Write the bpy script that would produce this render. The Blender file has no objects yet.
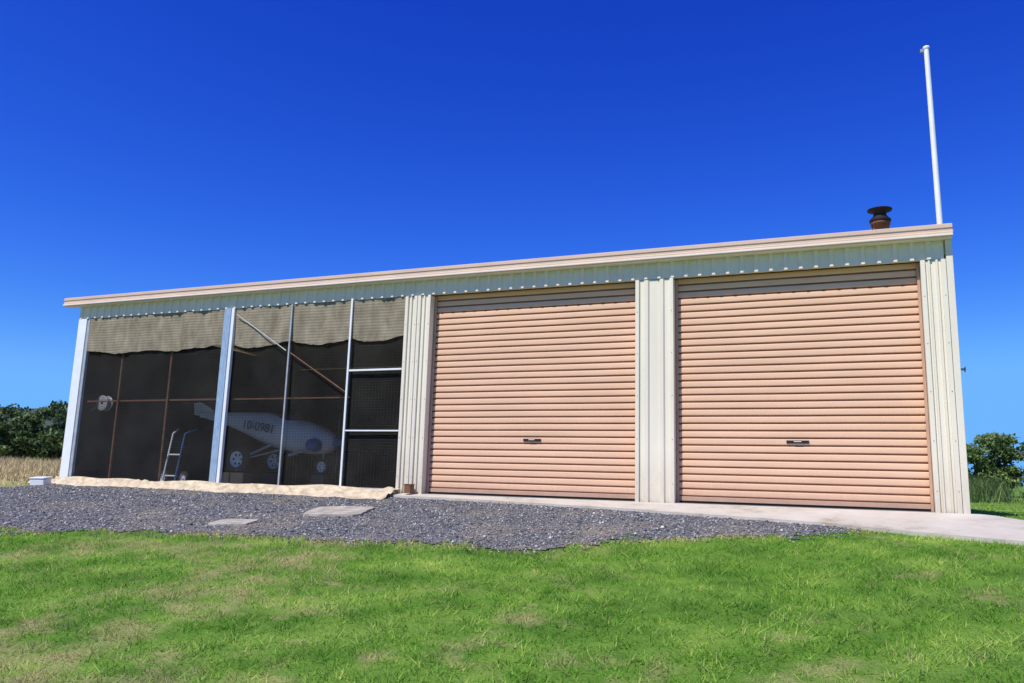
import bpy, bmesh, math, random
import numpy as np
from mathutils import Vector, Matrix, noise
random.seed(7); rng=np.random.default_rng(7)
S=bpy.context.scene
# ---------------------------------------------------------------- helpers
def link(o):
    S.collection.objects.link(o); return o
def mesh_obj(name,verts,faces,mat=None,parent=None,smooth=False):
    me=bpy.data.meshes.new(name); me.from_pydata([tuple(v) for v in verts],[],faces); me.update()
    o=link(bpy.data.objects.new(name,me))
    if mat: me.materials.append(mat)
    if parent: o.parent=parent
    if smooth:
        for p in me.polygons: p.use_smooth=True
    return o
def empty(name):
    return link(bpy.data.objects.new(name,None))
def box(name,x0,x1,y0,y1,z0,z1,mat,parent=None,bev=0.004):
    v=[(x0,y0,z0),(x1,y0,z0),(x1,y1,z0),(x0,y1,z0),(x0,y0,z1),(x1,y0,z1),(x1,y1,z1),(x0,y1,z1)]
    f=[(0,3,2,1),(4,5,6,7),(0,1,5,4),(1,2,6,5),(2,3,7,6),(3,0,4,7)]
    o=mesh_obj(name,v,f,mat,parent)
    if bev:
        m=o.modifiers.new('b','BEVEL'); m.width=bev; m.segments=2
    return o
def tube(name,p0,p1,r0,r1,mat,parent=None,n=14,cap=True):
    p0=Vector(p0);p1=Vector(p1);d=(p1-p0).normalized()
    a=d.orthogonal().normalized();b=d.cross(a)
    v=[];f=[]
    for p,r in((p0,r0),(p1,r1)):
        for i in range(n):
            t=2*math.pi*i/n; v.append(p+a*math.cos(t)*r+b*math.sin(t)*r)
    for i in range(n): f.append((i,(i+1)%n,n+(i+1)%n,n+i))
    if cap: f.append(tuple(range(n))[::-1]); f.append(tuple(range(n,2*n)))
    return mesh_obj(name,v,f,mat,parent,smooth=False)
def lathe(name,prof,c,mat,parent=None,n=24,axis='Z'):
    v=[];f=[]
    for r,z in prof:
        for i in range(n):
            t=2*math.pi*i/n
            if axis=='Z': v.append((c[0]+r*math.cos(t),c[1]+r*math.sin(t),c[2]+z))
            elif axis=='X': v.append((c[0]+z,c[1]+r*math.cos(t),c[2]+r*math.sin(t)))
            else: v.append((c[0]+r*math.cos(t),c[1]+z,c[2]+r*math.sin(t)))
    for k in range(len(prof)-1):
        for i in range(n): f.append((k*n+i,k*n+(i+1)%n,(k+1)*n+(i+1)%n,(k+1)*n+i))
    return mesh_obj(name,v,f,mat,parent,smooth=True)
def np_mesh(name,V,F,mat,parent=None,col=None):
    V=np.asarray(V,dtype=np.float32);F=np.asarray(F,dtype=np.int32)
    me=bpy.data.meshes.new(name); nf,k=F.shape
    me.vertices.add(len(V)); me.vertices.foreach_set('co',V.ravel())
    me.loops.add(nf*k); me.loops.foreach_set('vertex_index',F.ravel())
    me.polygons.add(nf); me.polygons.foreach_set('loop_start',np.arange(nf,dtype=np.int32)*k)
    try: me.polygons.foreach_set('loop_total',np.full(nf,k,dtype=np.int32))
    except Exception: pass
    if col is not None:
        a=me.attributes.new('rnd','FLOAT','POINT'); a.data.foreach_set('value',np.asarray(col,dtype=np.float32))
    me.update(calc_edges=True); me.validate()
    me.materials.append(mat)
    o=link(bpy.data.objects.new(name,me))
    if parent: o.parent=parent
    return o
# ---------------------------------------------------------------- materials
class NT:
    def __init__(s,name):
        s.m=bpy.data.materials.new(name); s.m.use_nodes=True; s.t=s.m.node_tree
        s.b=s.t.nodes['Principled BSDF']; s.out=s.t.nodes['Material Output']
    def n(s,t,**k):
        x=s.t.nodes.new(t)
        for a,b in k.items(): setattr(x,a,b)
        return x
    def l(s,a,b): s.t.links.new(a,b)
    def noise(s,scale,detail=4,vec=None,rough=.6):
        x=s.n('ShaderNodeTexNoise'); x.inputs['Scale'].default_value=scale; x.inputs['Detail'].default_value=detail; x.inputs['Roughness'].default_value=rough
        if vec is not None: s.l(vec,x.inputs['Vector'])
        return x.outputs['Fac']
    def pos(s,sc=None):
        g=s.n('ShaderNodeNewGeometry').outputs['Position']
        if sc:
            m=s.n('ShaderNodeVectorMath',operation='MULTIPLY'); s.l(g,m.inputs[0]); m.inputs[1].default_value=sc; return m.outputs[0]
        return g
    def ramp(s,fac,stops):
        r=s.n('ShaderNodeValToRGB'); e=r.color_ramp.elements
        while len(e)<len(stops): e.new(.5)
        for i,(p,c) in enumerate(stops):
            e[i].position=p; e[i].color=(c[0],c[1],c[2],1) if not isinstance(c,(int,float)) else (c,c,c,1)
        s.l(fac,r.inputs[0]); return r.outputs[0]
    def mix(s,fac,a,b,blend='MIX'):
        m=s.n('ShaderNodeMix',data_type='RGBA',blend_type=blend)
        for sock,val in((m.inputs[0],fac),(m.inputs[6],a),(m.inputs[7],b)):
            if isinstance(val,(int,float)): sock.default_value=val
            elif isinstance(val,tuple): sock.default_value=(*val,1) if len(val)==3 else val
            else: s.l(val,sock)
        return m.outputs[2]
    def math(s,op,a,b=0.0,c=None):
        m=s.n('ShaderNodeMath',operation=op)
        for i,v in enumerate((a,b)+((c,) if c is not None else ())):
            if isinstance(v,(int,float)): m.inputs[i].default_value=v
            else: s.l(v,m.inputs[i])
        return m.outputs[0]
    def bump(s,h,st=.3,d=.01):
        x=s.n('ShaderNodeBump'); x.inputs['Strength'].default_value=st; x.inputs['Distance'].default_value=d
        s.l(h,x.inputs['Height']); s.l(x.outputs[0],s.b.inputs['Normal'])
def simple(name,c,rough=.5,metal=0,var=.12,scale=3,stretch=None,bump=0,spec=.5,dirt=None):
    m=NT(name); p=m.pos(stretch)
    a=tuple(x*(1-var) for x in c); b=tuple(min(1,x*(1+var)) for x in c)
    col=m.ramp(m.noise(scale,5,p),[(.3,a),(.7,b)])
    if dirt:
        z=m.n('ShaderNodeSeparateXYZ'); m.l(m.pos(),z.inputs[0])
        g=m.math('MULTIPLY_ADD',z.outputs[2],-1/dirt[1],1.0)
        g=m.math('MULTIPLY',g,m.noise(6,5,m.pos((3,3,.6))))
        g=m.math('MAXIMUM',g,0.0); g=m.math('MULTIPLY',g,dirt[2])
        g=m.math('MINIMUM',g,.9)
        col=m.mix(g,col,dirt[0])
    m.l(col,m.b.inputs['Base Color']); m.b.inputs['Roughness'].default_value=rough; m.b.inputs['Metallic'].default_value=metal
    m.b.inputs['Specular IOR Level'].default_value=spec
    if bump: m.bump(m.noise(scale*12,4,m.pos()),.4,bump)
    return m.m
M_cream=simple('cream_steel',(.79,.725,.585),.5,var=.05,scale=2,stretch=(2,2,.4),spec=.3,dirt=((.34,.28,.20),.7,.7))
M_fascia=simple('fascia_steel',(.66,.49,.37),.5,var=.06,scale=2,spec=.3)
M_fascia2=simple('fascia_lip',(.78,.68,.58),.5,var=.05,scale=2)
M_door=simple('roller_door_steel',(.79,.505,.335),.6,var=.07,scale=1.5,stretch=(.6,1,3),spec=.25,dirt=((.40,.25,.16),.5,.5))
M_groove_shade=simple('door_groove_shade',(.33,.15,.085),.8,var=.2,scale=3,spec=.1)  # shadow lines between the door ribs, put into the colour as dark brown
M_rail=simple('door_rail',(.50,.31,.21),.5,var=.1,scale=4)
M_dark=simple('black_plastic',(.015,.015,.015),.4)
M_white=simple('white_paint',(.80,.81,.81),.4,var=.05,scale=5)
M_galv=simple('galvanised',(.36,.47,.58),.35,metal=.25,var=.2,scale=8,stretch=(4,4,1))
M_galvl=simple('galvanised_light',(.42,.44,.45),.4,metal=.2,var=.15,scale=8)
M_rust=simple('rusty_steel',(.17,.075,.04),.8,var=.4,scale=12,bump=.002)
M_rustd=simple('flue_rust',(.12,.05,.028),.8,var=.5,scale=12,bump=.002)
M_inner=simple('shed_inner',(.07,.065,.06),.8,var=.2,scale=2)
M_slab=simple('slab_concrete',(.22,.21,.19),.9,var=.12,scale=3,bump=.003)
M_blue=simple('blue_paint',(.05,.13,.32),.4)
M_steel=simple('dull_steel',(.35,.36,.37),.4,metal=.6)
M_rubber=simple('rubber',(.02,.02,.02),.8)
M_conc=NT('apron_concrete')
c=M_conc.ramp(M_conc.noise(1.2,8,M_conc.pos(),.7),[(.32,(.30,.25,.18)),(.46,(.50,.45,.37)),(.75,(.62,.58,.51))])
M_conc.l(c,M_conc.b.inputs['Base Color']); M_conc.b.inputs['Roughness'].default_value=.9; M_conc.bump(M_conc.noise(60,5,M_conc.pos()),.5,.004); M_conc=M_conc.m
M_paver=simple('weathered_paver',(.38,.34,.28),.95,var=.4,scale=7,bump=.006)
cl=NT('hessian_cloth'); z=cl.n('ShaderNodeSeparateXYZ'); cl.l(cl.pos(),z.inputs[0])
w1=cl.math('SINE',cl.math('MULTIPLY',z.outputs[2],125.0)); w1=cl.math('MULTIPLY_ADD',w1,.5,.5)
cc=cl.ramp(cl.noise(5,6,cl.pos((1,1,.5))),[(.3,(.20,.165,.11)),(.6,(.36,.31,.22)),(.8,(.48,.42,.31))])
cc=cl.mix(cl.math('MULTIPLY',w1,.45),cc,(.10,.085,.06)); cl.l(cc,cl.b.inputs['Base Color']); cl.b.inputs['Roughness'].default_value=1; cl.b.inputs['Specular IOR Level'].default_value=.1
cl.bump(cl.noise(40,4,cl.pos()),.5,.006); M_cloth=cl.m
M_tarp=simple('tarp_cloth',(.56,.46,.32),.95,var=.3,scale=6,bump=.006,spec=.1)
# grass colours shared by soil sheet and blades
def grass_color(m,blade):
    p=m.pos((1,1,0))
    big=m.noise(.55,4,p,.6); mid=m.noise(2.6,5,p,.65)
    lush=m.ramp(m.noise(1.5,6,p,.7),[(.32,(.070,.215,.015)),(.5,(.15,.36,.03)),(.68,(.29,.52,.06))])
    sx=m.n('ShaderNodeSeparateXYZ'); m.l(m.pos(),sx.inputs[0])
    # mower passes: light off leaning blades put into the colour as stripes
    u=m.math('ADD',m.math('MULTIPLY',sx.outputs[0],4.6),m.math('MULTIPLY',sx.outputs[1],-5.2))
    u=m.math('ADD',u,m.math('MULTIPLY',m.noise(.8,3,p),3.0)); u=m.math('MULTIPLY_ADD',m.math('SINE',u),.5,.5)
    u=m.math('MULTIPLY',u,m.ramp(m.noise(.35,3,m.pos((1,1,0))),[(.40,.25),(.58,1.0)]))
    lush=m.mix(u,lush,m.mix(1.0,lush,(1.8,1.35,2.2),'MULTIPLY'))
    dry=(.62,.52,.25)
    f=m.math('ADD',m.math('MULTIPLY',big,.5),m.math('MULTIPLY',mid,.5))
    f=m.math('ADD',f,m.math('MINIMUM',m.math('MAXIMUM',m.math('MULTIPLY_ADD',sx.outputs[1],-.04,-.25),0.0),.05))
    f=m.math('ADD',f,m.math('MINIMUM',m.math('MAXIMUM',m.math('MULTIPLY_ADD',sx.outputs[0],-.02,-.06),0.0),.03))
    df=m.ramp(f,[(.53,0.0),(.65,.85)])
    lx=m.math('MULTIPLY_ADD',sx.outputs[0],-.6,-7.9); lx=m.math('MINIMUM',m.math('MAXIMUM',lx,0.0),1.0)
    ly=m.math('MULTIPLY_ADD',sx.outputs[1],.6,1.4); ly=m.math('MINIMUM',m.math('MAXIMUM',ly,0.0),1.0)
    df=m.math('MAXIMUM',df,m.math('MULTIPLY',lx,ly))
    if blade:
        at=m.n('ShaderNodeAttribute',attribute_name='rnd').outputs['Fac']
        lush=m.mix(.9,lush,m.ramp(at,[(0,(.33,.47,.3)),(.5,(1,1,1)),(.85,(1.4,1.25,1.3)),(1,(2.1,1.4,2.6))]),'MULTIPLY')
        dd=m.ramp(at,[(0,0.0),(.8,.08),(1,.8)]); df=m.math('MINIMUM',m.math('ADD',m.math('MULTIPLY',df,.85),m.math('MULTIPLY',dd,.25)),1.0)
    return m.mix(df,lush,dry)
g=NT('grass_soil'); gc=grass_color(g,False)
gc=g.mix(.35,gc,(.09,.10,.035)); gc=g.mix(g.math('MULTIPLY',g.noise(40,3,g.pos()),.5),gc,(.045,.09,.015))
g.l(gc,g.b.inputs['Base Color']); g.b.inputs['Roughness'].default_value=1; g.b.inputs['Specular IOR Level'].default_value=.1
g.bump(g.noise(35,5,g.pos()),1,.03); M_ground=g.m
b=NT('grass_blade'); bc=grass_color(b,True)
b.l(bc,b.b.inputs['Base Color']); b.b.inputs['Roughness'].default_value=.6; b.b.inputs['Specular IOR Level'].default_value=.18
tr=b.n('ShaderNodeBsdfTranslucent'); b.l(bc,tr.inputs[0]); mx=b.n('ShaderNodeMixShader'); mx.inputs[0].default_value=.4
b.l(b.b.outputs[0],mx.inputs[1]); b.l(tr.outputs[0],mx.inputs[2]); b.l(mx.outputs[0],b.out.inputs[0]); M_blade=b.m
d=NT('dry_grass'); at=d.n('ShaderNodeAttribute',attribute_name='rnd').outputs['Fac']
d.l(d.ramp(at,[(0,(.28,.22,.09)),(.5,(.62,.47,.22)),(1,(.77,.63,.36))]),d.b.inputs['Base Color']); d.b.inputs['Roughness'].default_value=.8; M_dry=d.m
gv=NT('gravel_bed'); v=gv.n('ShaderNodeTexVoronoi'); v.inputs['Scale'].default_value=45; gv.l(gv.pos(),v.inputs['Vector'])
cc=gv.ramp(v.outputs['Color'],[(0,(.035,.037,.042)),(.6,(.145,.145,.148)),(1,(.29,.285,.28))])
cc=gv.mix(gv.ramp(gv.noise(1.1,5,gv.pos()),[(.48,0.0),(.7,.7)]),cc,(.30,.24,.17))
gv.l(cc,gv.b.inputs['Base Color']); gv.b.inputs['Roughness'].default_value=.9; gv.bump(v.outputs['Distance'],1,.02); M_gravel=gv.m
st=NT('gravel_stone'); at=st.n('ShaderNodeAttribute',attribute_name='rnd').outputs['Fac']
sc_=st.ramp(at,[(0,(.035,.037,.042)),(.5,(.15,.15,.158)),(.85,(.34,.335,.33)),(1,(.72,.68,.61))])
sc_=st.mix(st.ramp(st.noise(1.1,5,st.pos()),[(.50,0.0),(.75,.5)]),sc_,(.34,.29,.22))
st.l(sc_,st.b.inputs['Base Color']); st.b.inputs['Roughness'].default_value=.8; M_stone=st.m
def leafmat(name,a,bb,c):
    m=NT(name); at=m.n('ShaderNodeAttribute',attribute_name='rnd').outputs['Fac']; col=m.ramp(at,[(0,a),(.6,bb),(1,c)])
    m.l(col,m.b.inputs['Base Color']); m.b.inputs['Roughness'].default_value=.6
    tr=m.n('ShaderNodeBsdfTranslucent'); m.l(col,tr.inputs[0]); mx=m.n('ShaderNodeMixShader'); mx.inputs[0].default_value=.3
    m.l(m.b.outputs[0],mx.inputs[1]); m.l(tr.outputs[0],mx.inputs[2]); m.l(mx.outputs[0],m.out.inputs[0]); return m.m
M_leaf=leafmat('tree_leaves',(.02,.05,.012),(.07,.12,.028),(.16,.23,.06))
M_leaf2=leafmat('shrub_leaves',(.035,.08,.02),(.12,.20,.045),(.26,.34,.10))
M_bark=simple('bark',(.12,.09,.06),.9,var=.3,scale=5)
hm=NT('hill_forest'); hv=hm.n('ShaderNodeTexVoronoi'); hv.inputs['Scale'].default_value=.22; hm.l(hm.pos(),hv.inputs['Vector'])
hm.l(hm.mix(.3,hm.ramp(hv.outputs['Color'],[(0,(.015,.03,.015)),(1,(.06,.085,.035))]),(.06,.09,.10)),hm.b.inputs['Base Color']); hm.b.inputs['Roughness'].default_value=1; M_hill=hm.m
sm=NT('wire_mesh'); sp=sm.n('ShaderNodeSeparateXYZ'); sm.l(sm.pos(),sp.inputs[0])
def lines(ax,pitch,w):
    f=sm.math('FRACT',sm.math('MULTIPLY',sp.outputs[ax],1/pitch)); return sm.math('LESS_THAN',f,w)
grid=sm.math('MAXIMUM',lines(0,.06,.18),lines(2,.045,.26))
dens=sm.math('ADD',sm.math('MULTIPLY',grid,.30),sm.math('MULTIPLY_ADD',sm.noise(2.0,3,sm.pos()),.20,.14))
tp=sm.n('ShaderNodeBsdfTransparent'); mx=sm.n('ShaderNodeMixShader'); sm.l(dens,mx.inputs[0]); sm.l(tp.outputs[0],mx.inputs[1]); sm.l(sm.b.outputs[0],mx.inputs[2]); sm.l(mx.outputs[0],sm.out.inputs[0])
sm.l(sm.ramp(sm.noise(1.2,4,sm.pos()),[(.3,(.022,.021,.018)),(.7,(.06,.056,.048))]),sm.b.inputs['Base Color']); sm.b.inputs['Roughness'].default_value=.8; sm.b.inputs['Specular IOR Level'].default_value=.2; M_mesh=sm.m
# ---------------------------------------------------------------- terrain
def sstep(a,b,x):
    t=np.clip((x-a)/(b-a),0,1); return t*t*(3-2*t)
def h(x,y):
    x=np.asarray(x,float);y=np.asarray(y,float)
    d=np.maximum(-y,0)
    front=np.where(d<6.5,.12*d,.78+.25*(1-np.exp(-np.maximum(d-6.5,0)*.12/.25)))
    r=np.hypot(x+6,y-3)
    rise=.026*np.clip(r-14,0,45)*sstep(-8,2,y)
    return -.045-front+rise
xs=np.unique(np.concatenate([np.linspace(-30,20,101),-30-np.geomspace(1,2500,40),20+np.geomspace(1,2500,40)]))
ys=np.unique(np.concatenate([np.linspace(-16,40,113),-16-np.geomspace(1,2500,30),40+np.geomspace(1,2500,40),[-.001]]))
X,Y=np.meshgrid(xs,ys); Z=h(X,Y)
V=np.stack([X,Y,Z],-1).reshape(-1,3); nx=len(xs); ny=len(ys)
i,j=np.meshgrid(np.arange(nx-1),np.arange(ny-1)); a=(j*nx+i).ravel()
gr=np_mesh('grass_ground',V,np.stack([a,a+1,a+1+nx,a+nx],-1),M_ground)
grp=[(-22,-5.6),(-16,-5.0),(-12,-4.6),(-9.4,-4.22),(-7.76,-3.81),(-6.27,-3.51),(-5.1,-3.6),(-4.05,-3.35),(-3.4,-3.55),(-2.81,-3.37),(-2.55,-3.05),(-2.45,-2.75),(-1.5,-2.3),(-.46,-1.83),(.1,-1.45),(.6,-1.1),(.6,0),(-13.9,0),(-14.2,-1.0),(-15,-1.9),(-17,-3),(-22,-4.4)]
app=[(-6.5,-.03),(-6.5,-.25),(-5,-.38),(-3,-.62),(-1.5,-.9),(-.5,-1.1),(.3,-1.35),(1.57,-1.8),(3,-2.3),(7,-3.4),(7,-2.2),(3,-1.1),(2,-.62),(1.6,-.12),(1.45,-.03)]
def inside(poly,x,y):
    r=np.zeros(x.shape,bool); n=len(poly)
    for k in range(n):
        x1,y1=poly[k];x2,y2=poly[(k+1)%n]
        if y1==y2: continue
        c=((y1>y)!=(y2>y))&(x<(x2-x1)*(y-y1)/(y2-y1)+x1); r^=c
    return r
def vn(x,y,s,k=0):
    return np.array([noise.noise((a*s,b*s,k)) for a,b in zip(x.ravel(),y.ravel())]).reshape(x.shape)
st_=.06
gx=np.arange(-22,.7,st_);gy=np.arange(-6,0.0,st_); X,Y=np.meshgrid(gx,gy)
jx=X+.25*vn(X,Y,1.6,1)+.18*vn(X,Y,6,3); jy=np.minimum(Y+.26*vn(X,Y,1.6,5)+.22*vn(X,Y,6,9),np.where(Y>-.5,Y,99))
ins=inside(grp,jx,jy)
Z=h(X,Y)+.012+.006*vn(X,Y,9,2)
nx=len(gx);V=np.stack([X,Y,Z],-1).reshape(-1,3)
i,j=np.meshgrid(np.arange(nx-1),np.arange(len(gy)-1)); a=(j*nx+i).ravel(); a=a[ins.ravel()[a]]
np_mesh('gravel_driveway',V,np.stack([a,a+1,a+1+nx,a+nx],-1),M_gravel)
insgrid=ins
def in_gravel(x,y):
    ii=np.clip(((x+22)/st_).astype(int),0,len(gx)-1); jj=np.clip(((y+6)/st_).astype(int),0,len(gy)-1)
    return insgrid[jj,ii]&(x>-22)&(x<.7)&(y>-6)&(y<0)
N=64000
x=rng.uniform(-14.5,.6,N);y=rng.uniform(-5,-.05,N); k=in_gravel(x,y)&~inside(app,x,y)
ex=rng.uniform(-12,.5,12000);ey=rng.uniform(-4.9,-1,12000); nr=~in_gravel(ex,ey)&(in_gravel(ex,ey+.3)|in_gravel(ex+.1,ey+.2))
x=np.concatenate([x[k],ex[nr]]);y=np.concatenate([y[k],ey[nr]])
n=len(x); r=rng.uniform(.005,.015,n)*(1+.9*(rng.random(n)>.96)); z=h(x,y)+.012+r*.3
octv=np.array([(1,0,0),(-1,0,0),(0,1,0),(0,-1,0),(0,0,.7),(0,0,-.7)]); octf=np.array([(0,2,4),(2,1,4),(1,3,4),(3,0,4),(2,0,5),(1,2,5),(3,1,5),(0,3,5)])
th=rng.uniform(0,6.28,n); o=octv[None]*rng.uniform(.6,1.3,(n,6,1))*r[:,None,None]
ox=o[...,0]*np.cos(th)[:,None]-o[...,1]*np.sin(th)[:,None]; oy=o[...,0]*np.sin(th)[:,None]+o[...,1]*np.cos(th)[:,None]
V=np.stack([ox+x[:,None],oy+y[:,None],o[...,2]+z[:,None]],-1).reshape(-1,3)
F=(octf[None]+6*np.arange(n)[:,None,None]).reshape(-1,3)
np_mesh('gravel_stones',V,F,M_stone,col=np.repeat(rng.random(n),6))
# apron : noisy near edge
ap=[]
for k in range(len(app)):
    p,q=app[k],app[(k+1)%len(app)]; L=math.hypot(q[0]-p[0],q[1]-p[1]); nn=max(1,int(L/.12)) if p[1]<-.2 or q[1]<-.2 else 1
    for s_ in range(nn):
        t=s_/nn; px=p[0]+(q[0]-p[0])*t; py=p[1]+(q[1]-p[1])*t
        if py<-.2: py+=.035*noise.noise((px*3,py*3,5))+.02*noise.noise((px*9,0,5))
        ap.append((px,py))
bm=bmesh.new(); vs=[bm.verts.new((px,py,float(h(px,py))+.045)) for px,py in ap]; f=bm.faces.new(vs); f.normal_update()
if f.normal.z<0: f.normal_flip()
ex_=bmesh.ops.extrude_face_region(bm,geom=[f]); 
for v_ in ex_['geom']:
    if isinstance(v_,bmesh.types.BMVert): v_.co.z-=.12
bmesh.ops.recalc_face_normals(bm,faces=bm.faces); bmesh.ops.triangulate(bm,faces=bm.faces)
me=bpy.data.meshes.new('concrete_apron'); bm.to_mesh(me); me.materials.append(M_conc); link(bpy.data.objects.new('concrete_apron',me))
# ---------------------------------------------------------------- grass blades
def blades(name,x,y,hh,w,lean,mat,par=None,bias=0):
    n=len(x); z=h(x,y)-.003; th=rng.uniform(0,6.28,n); wx=np.cos(th)*w/2; wy=np.sin(th)*w/2
    la=rng.uniform(0,6.28,n); L=lean*rng.random(n)*hh
    V=np.empty((n,3,3)); V[:,0]=np.stack([x-wx,y-wy,z],-1); V[:,1]=np.stack([x+wx,y+wy,z],-1); V[:,2]=np.stack([x+np.cos(la)*L,y+np.sin(la)*L,z+hh],-1)
    c=np.clip(rng.random(n)+bias,0,1)
    return np_mesh(name,V.reshape(-1,3),np.arange(3*n).reshape(-1,3),mat,par,col=np.repeat(c,3))
N=420000
x=rng.uniform(-13,4.5,N); y=rng.uniform(-9.0,-.3,N)
dx=x;dy=y+11; az=np.degrees(np.arctan2(dx,dy)); k=(az>-62)&(az<20)&(np.hypot(dx,dy)>3.0)&~in_gravel(x,y)&~inside(app,x,y)&((x>-13)|(y<-4))
x=x[k];y=y[k]; pn=vn(x,y,1.2,4); p2=vn(x,y,5,8); p3=vn(x,y,13,2)
k=rng.random(len(x))<np.clip(.8+1.4*p2+1.2*p3,.2,1); x=x[k];y=y[k];pn=pn[k];p2=p2[k];p3=p3[k]
blades('lawn_grass',x,y,(.015+.03*rng.random(len(x)))*np.clip(1+.5*pn+1.0*p2+1.2*p3,.35,2.5),rng.uniform(.005,.011,len(x)),2.0,M_blade,bias=.5*p2+.5*p3)
x=rng.uniform(-13,1,110000);y=rng.uniform(-5.4,-1.2,110000); k=~in_gravel(x,y)&~inside(app,x,y)&(in_gravel(x,y+.2)|in_gravel(x+.05,y+.12)); k&=vn(x,y,1.4,12)>-.15; x=x[k];y=y[k]
blades('thatch_grass',x,y,rng.uniform(.015,.05,len(x)),rng.uniform(.005,.01,len(x)),2.5,M_dry)
N=80000; x=rng.uniform(1.2,14,N); y=rng.uniform(-2.5,24,N); k=~inside(app,x,y)&~((x<1.5)&(y>-.1)); x=x[k];y=y[k]
blades('field_grass',x,y,rng.uniform(.012,.035,len(x)),rng.uniform(.012,.028,len(x)),3,M_blade,bias=.2)
N=70000; x=rng.uniform(-50,-13.9,N); y=rng.uniform(-3.2,26,N); k=~in_gravel(x,y)&(x<-14.0-.5*np.maximum(-y,0)); x=x[k];y=y[k]
far=np.clip((-x-17)/10,0,1)
blades('dry_field_grass',x,y,rng.uniform(.04,.12,len(x))+far*rng.uniform(.05,.3,len(x)),rng.uniform(.015,.03,len(x)),.9,M_dry)
# ---------------------------------------------------------------- trees
def leaf_cloud(cs,leaf):
    P=[];C=[]
    for (c,r,n,tone) in cs:
        d=rng.normal(size=(n,3)); d/=np.linalg.norm(d,axis=1)[:,None]; rr=rng.random(n)**.45
        P.append(np.array(c)+d*rr[:,None]*np.array(r)); C.append(np.clip(tone+rng.normal(0,.2,n)+.2*d[:,2],0,1))
    P=np.concatenate(P);C=np.concatenate(C);n=len(P)
    a=rng.normal(size=(n,3));a/=np.linalg.norm(a,axis=1)[:,None];b_=np.cross(a,rng.normal(size=(n,3)));b_/=np.linalg.norm(b_,axis=1)[:,None]
    s=(leaf*rng.uniform(.5,1.2,n))[:,None]; a=a*s;b_=b_*s*.55
    V=np.stack([P-a,P+b_,P+a,P-b_],1).reshape(-1,3)
    return V,np.arange(4*n).reshape(-1,4),np.repeat(C,4)
def make_trees(name,specs,leaf,mat,dens):
    root=empty(name); cs=[]; tv=[];tf=[]
    def limb(p0,p1,r0,r1):
        p0=Vector(p0);p1=Vector(p1);d=(p1-p0).normalized();a=d.orthogonal().normalized();bb=d.cross(a);k=len(tv)
        for p,r in((p0,r0),(p1,r1)):
            for i in range(7):
                t=6.283*i/7; tv.append(p+a*math.cos(t)*r+bb*math.sin(t)*r)
        for i in range(7): tf.append((k+i,k+(i+1)%7,k+7+(i+1)%7,k+7+i))
    for (x,y,H,W) in specs:
        z=float(h(x,y)); top=Vector((x,y,z+H*.55)); limb((x,y,z-.1),top,H*.03,H*.015)
        for _ in range(int(16+H*2)):
            ang=random.uniform(0,6.28); q=random.random()**.6*W*.5; zz=z+H*random.uniform(.08,.88)
            sh=math.sqrt(max(.15,1-max(0,(zz-z)/H-.35)**2*2.4)); c=(x+math.cos(ang)*q*sh,y+math.sin(ang)*q*sh,zz)
            r=H*random.uniform(.09,.17); cs.append((c,(r*1.3,r*1.3,r*.8),int(dens*random.uniform(.6,1.2)),random.uniform(.1,.9)))
            if random.random()<.35: limb((x,y,z+H*random.uniform(.15,.5)),c,H*.010,H*.004)
    V,F,C=leaf_cloud(cs,leaf); np_mesh('foliage',V,F,mat,root,col=C)
    mesh_obj('trunks',tv,tf,M_bark,root); return root
sp=[]
for k in range(48):
    az=math.radians(-48-k*.85+random.uniform(-.5,.5)); R=random.uniform(50,64); sp.append((math.sin(az)*R,-11+math.cos(az)*R,random.uniform(2.3,4.0),random.uniform(2.6,4.4)))
make_trees('distant_tree_row',sp,.13,M_leaf,160)
sp=[]
for k in range(30):
    xx=3.0+k*.55+random.uniform(-.3,.3); sp.append((xx,23.5+random.uniform(-1,1.5),(1.2 if k<3 else 2.1)+random.uniform(-.2,.6),random.uniform(1.3,2.0)))
make_trees('shrub_hedge',sp,.07,M_leaf2,180)
N=1800; x=3.8+rng.normal(0,.45,N); y=19+rng.normal(0,.8,N); blades('flax_plant',x,y,rng.uniform(.3,.9,N),rng.uniform(.02,.04,N),.9,M_leaf2)
V=[];F=[];na=240
for i in range(na):
    az=math.radians(-110+200*i/(na-1)); deg=math.degrees(az)
    top=(26.5 if deg<-45 else 26.5-min(1,(deg+45)/40)*20.5)+2.2*noise.noise((i*.13,0,0))+1.6*noise.noise((i*.9,3,0))
    for R,zf in((330,0),(370,.6),(410,1),(600,.2)):
        V.append((math.sin(az)*R,-11+math.cos(az)*R,top*zf+(1.2*noise.noise((i*1.7,R,0)) if zf>.5 else 0)))
for i in range(na-1):
    for k in range(3): F.append((i*4+k,(i+1)*4+k,(i+1)*4+k+1,i*4+k+1))
hill=mesh_obj('distant_hill',V,F,M_hill)
cs=[]
for i in range(700):
    az=math.radians(random.uniform(-85,-40)); deg=math.degrees(az); R=random.uniform(360,412); t=(26.5 if deg<-45 else 26.5-(deg+45)/40*20.5); zf=.55+(R-370)/40*.42 if R>370 else .5
    cs.append(((math.sin(az)*R,-11+math.cos(az)*R,t*zf+.6),(2.6,2.6,1.9),26,random.uniform(.1,.6)))
V,F,C=leaf_cloud(cs,.9); np_mesh('hill_trees',V,F,M_leaf,hill,col=C)
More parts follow.
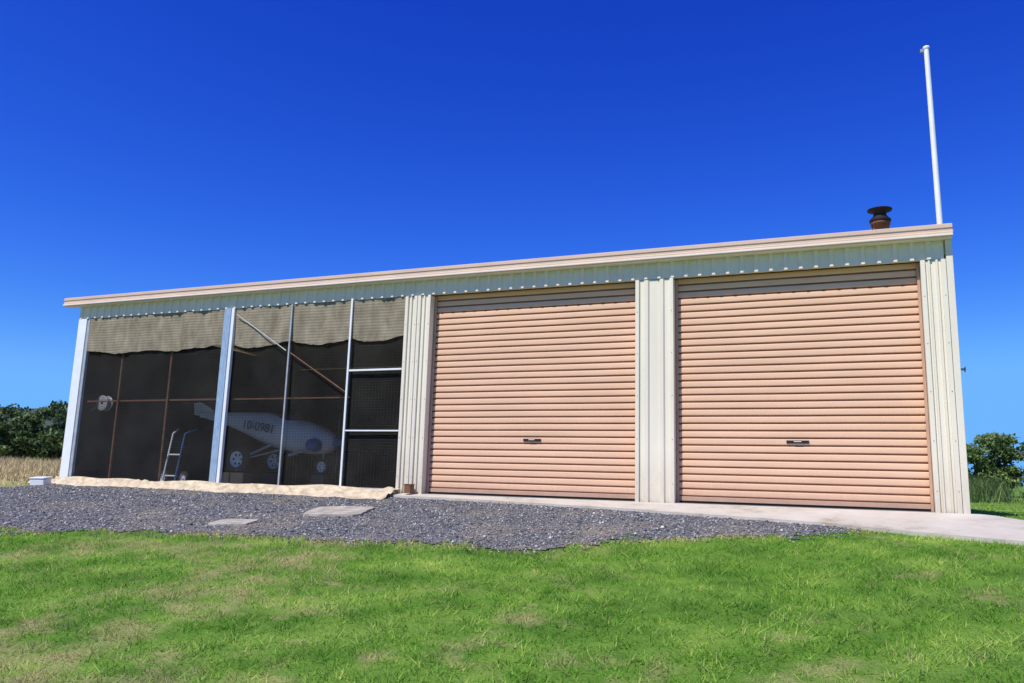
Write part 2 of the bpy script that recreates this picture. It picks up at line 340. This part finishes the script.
# ---------------------------------------------------------------- shed
shed=empty('farm_shed')
def ribbed(name,a0,a1,z0,z1,pitch,dep,base,axis,sign,mat,phase=0.0,rw=.35):
    pts=[(a0,0)]; a=a0+phase
    while a<a1-1e-6:
        for q,dd in((0,0),(.09,1),(rw,1),(rw+.09,0)):
            t=a+q*pitch
            if a0<t<a1: pts.append((t,dd*dep))
        a+=pitch
    pts.append((a1,0)); V=[];F=[]
    for t,dd in pts:
        for z in(z0,z1): V.append((t,base+sign*dd,z) if axis=='x' else (base+sign*dd,t,z))
    for i in range(len(pts)-1): F.append((2*i,2*i+2,2*i+3,2*i+1))
    return mesh_obj(name,V,F,mat,shed)
XL,XR,DP=-13.78,1.347,7.0
box('floor_slab',XL+.02,XR-.02,.0,DP,-.15,0.0,M_slab,shed)
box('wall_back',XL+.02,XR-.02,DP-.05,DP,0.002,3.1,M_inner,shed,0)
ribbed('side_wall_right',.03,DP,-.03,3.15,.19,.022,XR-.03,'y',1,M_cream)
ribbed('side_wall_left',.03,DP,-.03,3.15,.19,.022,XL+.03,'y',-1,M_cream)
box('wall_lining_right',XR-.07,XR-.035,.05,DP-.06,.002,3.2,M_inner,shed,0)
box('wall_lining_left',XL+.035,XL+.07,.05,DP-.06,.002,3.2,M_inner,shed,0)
V=[(XL-.3,-.02,3.49),(XR+.03,-.02,3.49),(XR+.03,DP+.15,3.14),(XL-.3,DP+.15,3.14)]
V+= [(a,b_,c-.03) for a,b_,c in V]
mesh_obj('roof',V,[(0,1,2,3),(7,6,5,4),(0,4,5,1),(1,5,6,2),(2,6,7,3),(3,7,4,0)],M_fascia,shed)
def extr(name,prof,x0,x1,mat):
    n=len(prof);V=[(x0,a,b_) for a,b_ in prof]+[(x1,a,b_) for a,b_ in prof]
    F=[(i,(i+1)%n,n+(i+1)%n,n+i) for i in range(n)]+[tuple(range(n))[::-1],tuple(range(n,2*n))]
    return mesh_obj(name,V,F,mat,shed)
extr('fascia_cap',[(0,3.54),(-.14,3.537),(-.17,3.522),(-.17,3.478),(-.158,3.468),(-.158,3.434),(-.17,3.424),(-.17,3.402),(0,3.402)],XL-.3,XR+.005,M_fascia)
extr('fascia_lip',[(-.01,3.399),(-.178,3.399),(-.183,3.394),(-.183,3.376),(-.178,3.371),(-.01,3.371)],XL-.3,XR+.005,M_fascia2)
extr('soffit',[(-.01,3.368),(-.15,3.368),(-.15,3.36),(-.01,3.36)],XL-.28,XR+.00,M_cream)
ribbed('lintel_cladding',XL-.02,XR-.09,3.12,3.40,.19,.030,-.004,'x',-1,M_cream,.03,.30)
box('lintel_beam',XL+.1,XR-.1,.02,.12,3.14,3.45,M_cream,shed)
def pilaster(nm,x0,x1,ribs):
    box(nm+'_core',x0+.004,x1-.004,.005,.20,-.04,3.118,M_cream,shed)
    w=.055
    box(nm+'_flashing_l',x0,x0+w,-.032,.004,-.035,3.115,M_cream,shed,.006)
    box(nm+'_flashing_r',x1-w,x1,-.032,.004,-.035,3.115,M_cream,shed,.006)
    ribbed(nm+'_cladding',x0+w,x1-w,-.035,3.114,(x1-x0-2*w)/ribs,.026,.0,'x',-1,M_cream,(x1-x0-2*w)/ribs*.28,.30)
    for sx in (x0+w/2,x1-w/2):
        for z in np.arange(.25,3.1,.6): lathe('screw',[(0,-.005),(.005,-.005),(.007,0)],(sx,-.032,float(z)),M_steel,shed,8,'Y')
pilaster('post_centre',-2.675,-2.132,2)
pilaster('post_door_left',-6.22,-5.99,1)
pilaster('post_screen_end',-6.45,-6.23,1)
pilaster('post_right',.985,XR-.075,2)
box('corner_flashing_right',XR-.07,XR+.006,-.036,.06,-.04,3.36,M_cream,shed,.006)
box('corner_post_left',XL,XL+.22,-.03,.05,-.03,3.118,M_white,shed,.006)
box('corner_post_left_return',XL+.223,XL+.29,-.012,.05,-.03,3.118,M_galvl,shed,.004)
box('wall_bracket',XR+.012,XR+.09,.30,.33,1.75,1.775,M_steel,shed)
box('wall_bracket_plate',XR+.09,XR+.10,.28,.35,1.73,1.79,M_steel,shed)
# roller doors
def roller(nm,x0,x1,hx):
    r=empty(nm); r.parent=shed; y0=.17; pitch=.0985; V=[];F=[];FM=[]
    z=.09; prof=[]
    while z<3.25:
        for q,dd in((0,0),(.10,.001),(.15,.015),(.24,.0195),(.5,.021),(.78,.0205),(.88,.018),(.93,.004)):
            prof.append((z+q*pitch,dd))
        z+=pitch
    cols=np.linspace(x0-.03,x1+.03,13)
    for zz,dd in prof:
        for c in cols: V.append((c,y0-dd+.004*noise.noise((c*1.3,zz*2,x0)),zz+.0025*noise.noise((c*.8,zz*.7,3))))
    n=len(cols)
    for i in range(len(prof)-1):
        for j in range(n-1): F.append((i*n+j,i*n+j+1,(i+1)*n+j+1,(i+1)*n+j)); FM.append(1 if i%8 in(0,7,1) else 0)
    o=mesh_obj('curtain',V,F,M_door,r,smooth=False); o.data.materials.append(M_groove_shade); o.data.polygons.foreach_set('material_index',FM)
    box('bottom_rail',x0+.01,x1-.01,y0-.035,y0+.01,.03,.088,M_rail,r)
    box('weather_seal',x0+.01,x1-.01,y0-.02,y0+.005,-.002,.03,M_rubber,r,0)
    box('guide_l',x0+.002,x0+.035,y0-.06,y0-.033,0,3.11,M_rail,r); box('guide_r',x1-.035,x1-.002,y0-.06,y0-.033,0,3.11,M_rail,r)
    box('lock_plate',hx-.14,hx+.14,y0-.036,y0-.024,.815,.855,M_dark,r)
    box('handle',hx-.05,hx+.05,y0-.056,y0-.036,.828,.842,M_steel,r)
    box('backing',x0-.05,x1+.05,y0+.03,y0+.04,0.003,3.2,M_inner,r,0)
roller('roller_door',-5.99,-2.675,-4.27)
roller('roller_door_right',-2.132,.985,-.555)
# ---- screened bays
def quadmesh(nm,x0,x1,z0,z1,y,mat,amp=0,par=shed,nx=60,nz=20,zf=None):
    V=[];F=[]
    for j in range(nz+1):
        for i in range(nx+1):
            x=x0+(x1-x0)*i/nx; zb=zf(x) if zf else z0; z=zb+(z1-zb)*j/nz
            V.append((x,y+amp*noise.noise((x*2.2,z*.9,y*9+1))+amp*.6*noise.noise((x*7,z*1.2,4)),z))
    for j in range(nz):
        for i in range(nx): k=j*(nx+1)+i; F.append((k,k+1,k+nx+2,k+nx+1))
    return mesh_obj(nm,V,F,mat,par,smooth=True)
quadmesh('wire_screen',XL+.3,-6.45,.02,3.13,.035,M_mesh,.008)
def vz(x):
    pan=[(-13.5,-10.13),(-9.91,-8.67),(-8.67,-7.45),(-7.45,-6.42)]
    sag=0
    for a,b2 in pan:
        if a<=x<=b2:
            t=(x-a)/(b2-a); sag=.06*math.sin(math.pi*t)
    return 2.47-sag+.05*noise.noise((x*1.3,0,0))+.02*noise.noise((x*4.5,0,5))+.008*noise.noise((x*17,0,8))
quadmesh('shade_cloth',XL+.3,-6.46,2.5,3.13,.0,M_cloth,.03,nx=300,nz=14,zf=vz)
def bar(nm,x0,x1,z0,z1,m,y0=-.005,y1=.03): box(nm,x0,x1,y0,y1,z0,z1,m,shed,.003)
bar('steel_post',-10.13,-9.985,0,3.12,M_galv,-.055,.02)
bar('steel_post_edge',-9.983,-9.92,0,3.12,M_white,-.04,.02)
B=(.055,.085)
bar('mullion_rust_a',-12.62,-12.585,0.02,2.9,M_rust,*B)
bar('mullion_rust_b',-11.40,-11.365,0.02,2.9,M_rust,*B)
bar('mullion_grey',-8.685,-8.655,0.02,3.12,M_galvl,-.045,-.022)
bar('screen_door_stile',-7.475,-7.44,0.02,3.12,M_white,-.045,-.022)
bar('screen_door_rail_a',-7.438,-6.45,1.92,1.95,M_white,-.04,-.012)
bar('screen_door_rail_b',-7.438,-6.45,.945,.967,M_white,-.04,-.012)
bar('screen_door_rail_c',-7.438,-6.45,.03,.06,M_galvl,-.04,-.012)
bar('girt_left',XL+.35,-10.132,1.495,1.525,M_rust,.088,.11)
bar('girt_mid',-9.908,-7.477,1.495,1.52,M_rust,.088,.11)
tube('brace',(-9.85,-.05,3.0),(-8.72,-.05,2.31),.009,.009,M_galvl,shed,8)
tube('brace_lower',(-8.64,-.03,2.27),(-7.48,-.03,1.58),.010,.010,M_rust,shed,8)
ch=empty('flue_chimney'); ch.parent=shed
cx,cy=.63,1.5
M_burnt=simple('burnt_steel',(.022,.018,.018),.75,var=.4,scale=14,spec=.2)
lathe('pipe',[(.12,3.3),(.12,4.10),(.135,4.10),(.135,4.14),(.12,4.14)],(cx,cy,0),M_rustd,ch)
lathe('cowl',[(.11,4.12),(.145,4.15),(.15,4.18),(.10,4.23),(.085,4.27),(.10,4.30),(.17,4.325),(.172,4.34),(.10,4.36),(0,4.37)],(cx,cy,0),M_burnt,ch)
pole=empty('white_pole')
tube('shaft',(1.50,2,-.1),(1.437,2,7.05),.050,.036,M_white,pole,16)
lathe('truck_cap',[(0,7.09),(.045,7.085),(.05,7.06),(.04,7.04)],(1.437,2,0),M_white,pole,16)
box('pulley',1.35,1.40,1.98,2.02,7.0,7.05,M_steel,pole)
# ground cloth along screen
V=[];F=[];nx=420;nc=16
for i in range(nx+1):
    x=-14.35+(8.0)*i/nx; g_=(x+14.35)/8.0
    w=.25+.30*g_**1.5+.16*noise.noise((x*.9,0,0))+.10*noise.noise((x*3,0,2))+.04*noise.noise((x*9,0,2))
    for j in range(nc+1):
        t=j/nc; y=-.045-w*t; e=math.sin(min(1,t*1.1)*3.14)
        z=float(h(x,y))+.018+(.10+.05*noise.noise((x*1.1,0,9)))*(1-t)**1.2+.09*abs(noise.noise((x*2.2+t*2,t*2.5,1)))*e+.06*noise.noise((x*6-t*3,t*5,7))*e+.02*noise.noise((x*16,t*9,7))*e
        if x<-13.8: z-=.07*(1-t)
        V.append((x,y,max(z,float(h(x,y))+.016)))
for i in range(nx):
    for j in range(nc): k=i*(nc+1)+j; F.append((k,k+1,k+nc+2,k+nc+1))
mesh_obj('ground_tarp',V,F,M_tarp,None,smooth=True)
def block(nm,cx,cy,sx,sy,sz,rot,mat,lift=0,bev=.008):
    o=box(nm,-sx/2,sx/2,-sy/2,sy/2,0,sz,mat,None,bev); o.location=(cx,cy,float(h(cx,cy))+lift)
    o.rotation_euler=(Matrix.Rotation(math.atan(.12),3,'X')@Matrix.Rotation(rot,3,'Z')).to_euler(); return o
bx=block('white_box',-13.74,-.42,.30,.20,.13,.2,M_white,0,.02); box('lid',-.16,.16,-.11,.11,.132,.155,M_white,bx,.01)
def slab_irregular(nm,cx,cy,sx,sy,t,rot):
    n=28; V=[];
    for k in range(n):
        a=2*math.pi*k/n; ca,sa=math.cos(a),math.sin(a); s_=1/max(abs(ca),abs(sa))**.9; rr=1+.10*noise.noise((ca*3,sa*3,cx))
        lx=ca*s_*sx/2*rr; ly=sa*s_*sy/2*rr; X_=cx+lx*math.cos(rot)-ly*math.sin(rot); Y_=cy+lx*math.sin(rot)+ly*math.cos(rot)
        V.append((X_,Y_,float(h(X_,Y_))+t))
    V+=[(a,b2,c-.08) for a,b2,c in V]
    return mesh_obj(nm,V,[tuple(range(n))]+[(i,n+i,n+(i+1)%n,(i+1)%n) for i in range(n)],M_paver)
slab_irregular('concrete_paver',-6.98,-2.97,.50,.38,.035,.2)
slab_irregular('concrete_slab',-6.22,-1.85,.80,.75,.045,.25)
rb=empty('rusty_box'); o=box('can',-6.20,-6.09,-.20,-.08,.0,.13,M_rust,rb); box('rim',-6.207,-6.083,-.207,-.073,.128,.14,M_rust,rb)
# ---- contents of open bays : light aircraft, nose to the right, wings removed for storage
M_air=simple('aircraft_white',(.56,.58,.61),.4,var=.08)
ac=empty('light_aircraft'); V=[];F=[]
st5=[(-12.35,1.42,.05,.06),(-12.0,1.38,.08,.09),(-11.5,1.31,.14,.15),(-11.1,1.24,.22,.22),(-10.7,1.16,.30,.30),(-10.3,1.08,.35,.34),(-9.9,1.00,.35,.34),(-9.5,.93,.32,.31),(-9.2,.88,.26,.25),(-9.0,.86,.16,.16),(-8.95,.86,.02,.02)]
nq=20; yc=1.95
for x,zc,ry,rz in st5:
    for j in range(nq):
        a=2*math.pi*j/nq; ca,sa=math.cos(a),math.sin(a)
        V.append((x,yc+ry*math.copysign(abs(ca)**.75,ca),zc+rz*math.copysign(abs(sa)**.75,sa)))
for i in range(len(st5)-1):
    for j in range(nq): F.append((i*nq+j,i*nq+(j+1)%nq,(i+1)*nq+(j+1)%nq,(i+1)*nq+j))
F.append(tuple(range(nq)))
fo=mesh_obj('fuselage',V,F,M_air,ac,smooth=True); ss=fo.modifiers.new('s','SUBSURF'); ss.levels=1; ss.render_levels=1
def plate(nm,pts,y0,y1,mat,par):
    n=len(pts);V=[(a,y0,c) for a,c in pts]+[(a,y1,c) for a,c in pts]
    return mesh_obj(nm,V,[tuple(range(n)),tuple(range(n,2*n))[::-1]]+[(i,n+i,n+(i+1)%n,(i+1)%n) for i in range(n)],mat,par)
plate('tail_fin',[(-12.45,1.40),(-11.9,1.42),(-12.15,1.58),(-12.4,1.68),(-12.55,1.66),(-12.52,1.42)],yc-.02,yc+.02,M_air,ac)
M_glass=simple('canopy_glass',(.05,.07,.09),.08,var=.05)
V=[];F=[]
for i in range(9):
    t=i/8; x=-10.5+1.0*t; rz=.22*math.sin(math.pi*t)**.7+.005; zc=1.32-.20*t
    for j in range(9):
        a=math.pi*j/8; V.append((x,yc+.27*math.cos(a)*(.4+.6*math.sin(math.pi*t)),zc+rz*math.sin(a)))
for i in range(8):
    for j in range(8): k=i*9+j; F.append((k,k+1,k+10,k+9))
mesh_obj('canopy',V,F,M_glass,ac,smooth=True)
lathe('spinner',[(0,.20),(.05,.15),(.10,.05),(.11,0)],(-8.97,yc,.86),M_blue,ac,18,'X')
for s_ in(-1,1): plate('prop_blade',[(-8.90,.86),(-8.86,.86),(-8.86,.86+s_*.35),(-8.89,.86+s_*.62),(-8.91,.86+s_*.35)],yc-.06,yc+.04,M_dark,ac)
tube('gear_leg',(-10.2,yc-.2,.85),(-10.75,1.42,.52),.025,.02,M_galvl,ac); tube('gear_leg_far',(-10.2,yc+.2,.85),(-10.75,2.5,.52),.025,.02,M_galvl,ac)
tube('gear_strut',(-9.85,yc-.2,.76),(-10.72,1.42,.50),.014,.014,M_galvl,ac)
tube('nose_leg',(-9.25,yc,.72),(-9.2,yc,.40),.022,.018,M_galvl,ac)
def wheel(nm,c,R,par,w=.09):
    lathe(nm+'_tyre',[(R*.62,-w),(R*.9,-w),(R,-w*.6),(R,w*.6),(R*.9,w),(R*.62,w)],c,M_rubber,par,28,'Y')
    lathe(nm+'_rim',[(0,-w*.5),(R*.15,-w*.7),(R*.2,-w*.3),(R*.55,-w*.35),(R*.63,-w*.9)],c,M_white,par,28,'Y')
    for k in range(6):
        a=k*math.pi/3; lathe(nm+'_hole',[(0,-w*.42),(R*.09,-w*.42),(R*.10,-w*.3)],(c[0]+R*.38*math.cos(a),c[1],c[2]+R*.38*math.sin(a)),M_dark,par,10,'Y')
wheel('wheel',(-10.80,1.40,.50),.25,ac,.06); wheel('wheel_far',(-10.80,2.5,.50),.25,ac,.06); wheel('nose_wheel',(-9.2,yc-.06,.40),.16,ac,.04)
lathe('engine',[(0,.16),(.11,.14),(.13,0),(.11,-.14),(0,-.16)],(-9.25,yc-.28,.80),M_blue,ac,16,'Y')
tube('exhaust',(-9.3,yc-.36,.72),(-9.75,yc-.38,.60),.03,.03,M_steel,ac)
tx=bpy.data.curves.new('reg','FONT'); tx.body='10-0981'; tx.size=.24; tx.extrude=.004; to=link(bpy.data.objects.new('registration_text',tx)); to.parent=ac
to.location=(-10.95,yc-.365,1.12); to.rotation_euler=(Matrix.Rotation(math.radians(8),3,'Y')@Matrix.Rotation(math.radians(90),3,'X')).to_euler(); tx.materials.append(M_dark)
wd=empty('wheel_dolly'); 
for yy in(1.40,2.5,): box('block',-11.05,-10.55,yy-.12,yy+.12,.002,.245,M_inner,wd,.01)
box('block_nose',-9.35,-9.05,yc-.2,yc+.1,.002,.235,M_inner,wd,.01)
tk=empty('hand_trolley')
for xx in(-11.95,-11.65): tube('upright',(xx,.7,.05),(xx,.85,.95),.016,.016,M_white if xx<-11.8 else M_blue,tk,10)
for zz in(.15,.55): tube('rung',(-11.95,.72+.13*zz,zz),(-11.65,.72+.13*zz,zz),.014,.014,M_white,tk,8)
tube('handle',(-11.95,.85,.95),(-12.03,1.05,1.05),.016,.016,M_white,tk); tube('handle_b',(-11.65,.85,.95),(-11.57,1.05,1.05),.016,.016,M_blue,tk)
box('toe_plate',-12.0,-11.6,.45,.7,.03,.045,M_steel,tk); wheel('wheel_l',(-12.05,.82,.12),.12,tk,.03); wheel('wheel_r',(-11.55,.82,.12),.12,tk,.03)
hr=empty('hose_reel')
for yy in (.30,.42): lathe('flange',[(.03,0),(.14,-.005),(.15,.0),(.14,.008),(.03,.006)],(-13.28,yy,1.50),M_galvl,hr,24,'Y')
lathe('hose',[(.05,-.05),(.10,-.055),(.115,-.03),(.10,0),(.115,.03),(.10,.055),(.05,.05)],(-13.28,.36,1.50),M_steel,hr,24,'Y')
tube('bracket',(-13.66,.36,1.35),(-13.28,.36,1.50),.015,.015,M_steel,hr)
wb=empty('workbench')
box('top',-13.2,-11.0,6.0,6.8,.88,.93,M_bark,wb)
for xx in(-13.1,-11.15):
    for yy in(6.05,6.7): box('leg',xx,xx+.08,yy,yy+.08,.002,.878,M_bark,wb)
box('vice',-12.4,-12.2,6.05,6.2,.932,1.1,M_blue,wb)
# ---------------------------------------------------------------- camera
f=800;b_=math.radians(22.6);th=math.radians(10.1);s=.0295;c=math.sqrt(1-s*s)
Fv=Vector((-math.sin(b_)*math.cos(th),math.cos(b_)*math.cos(th),math.sin(th))); R0=Vector((math.cos(b_),math.sin(b_),0)); U0=R0.cross(Fv)
R=c*R0+s*U0; U=-s*R0+c*U0
cam=bpy.data.cameras.new('camera'); co=link(bpy.data.objects.new('camera',cam)); cam.lens=f/1024*36; cam.sensor_width=36; cam.clip_end=6000
m=Matrix.Identity(4)
for i in range(3): m[i][0]=R[i];m[i][1]=U[i];m[i][2]=-Fv[i]
m[0][3]=0;m[1][3]=-11;m[2][3]=.184
co.matrix_world=m; S.camera=co
# ---------------------------------------------------------------- light
el=math.radians(55); azs=math.radians(203)
sd=Vector((math.sin(azs)*math.cos(el),math.cos(azs)*math.cos(el),math.sin(el)))
sl=bpy.data.lights.new('sun','SUN'); sl.energy=5.0; sl.angle=math.radians(.5); sl.color=(1,.96,.88)
so=link(bpy.data.objects.new('sun',sl)); so.rotation_euler=sd.to_track_quat('Z','Y').to_euler()
w=bpy.data.worlds.new('World'); S.world=w; w.use_nodes=True; t=w.node_tree; bg=t.nodes['Background']
sk=t.nodes.new('ShaderNodeTexSky'); sk.sky_type='NISHITA'; sk.sun_disc=False; sk.sun_elevation=el; sk.sun_rotation=azs; sk.air_density=1.0; sk.dust_density=0.0; sk.ozone_density=4.0; sk.altitude=500
sep=t.nodes.new('ShaderNodeSeparateColor'); com=t.nodes.new('ShaderNodeCombineColor'); t.links.new(sk.outputs[0],sep.inputs[0])
for i,(gain,pw,mx_) in enumerate(((1.7,2.3,.16),(1.35,1.85,.47),(1.5,1.0,1.02))):
    a=t.nodes.new('ShaderNodeMath');a.operation='MULTIPLY';a.inputs[1].default_value=.12
    b2=t.nodes.new('ShaderNodeMath');b2.operation='POWER';b2.inputs[1].default_value=pw
    c2=t.nodes.new('ShaderNodeMath');c2.operation='MULTIPLY';c2.inputs[1].default_value=gain*10
    d2=t.nodes.new('ShaderNodeMath');d2.operation='SMOOTH_MIN';d2.inputs[1].default_value=mx_*10;d2.inputs[2].default_value=mx_*4
    t.links.new(sep.outputs[i],a.inputs[0]);t.links.new(a.outputs[0],b2.inputs[0]);t.links.new(b2.outputs[0],c2.inputs[0]);t.links.new(c2.outputs[0],d2.inputs[0]);t.links.new(d2.outputs[0],com.inputs[i])
t.links.new(com.outputs[0],bg.inputs[0]); bg.inputs[1].default_value=.1
S.view_settings.view_transform='Standard'; S.view_settings.look='None'; S.view_settings.exposure=0
print('done')
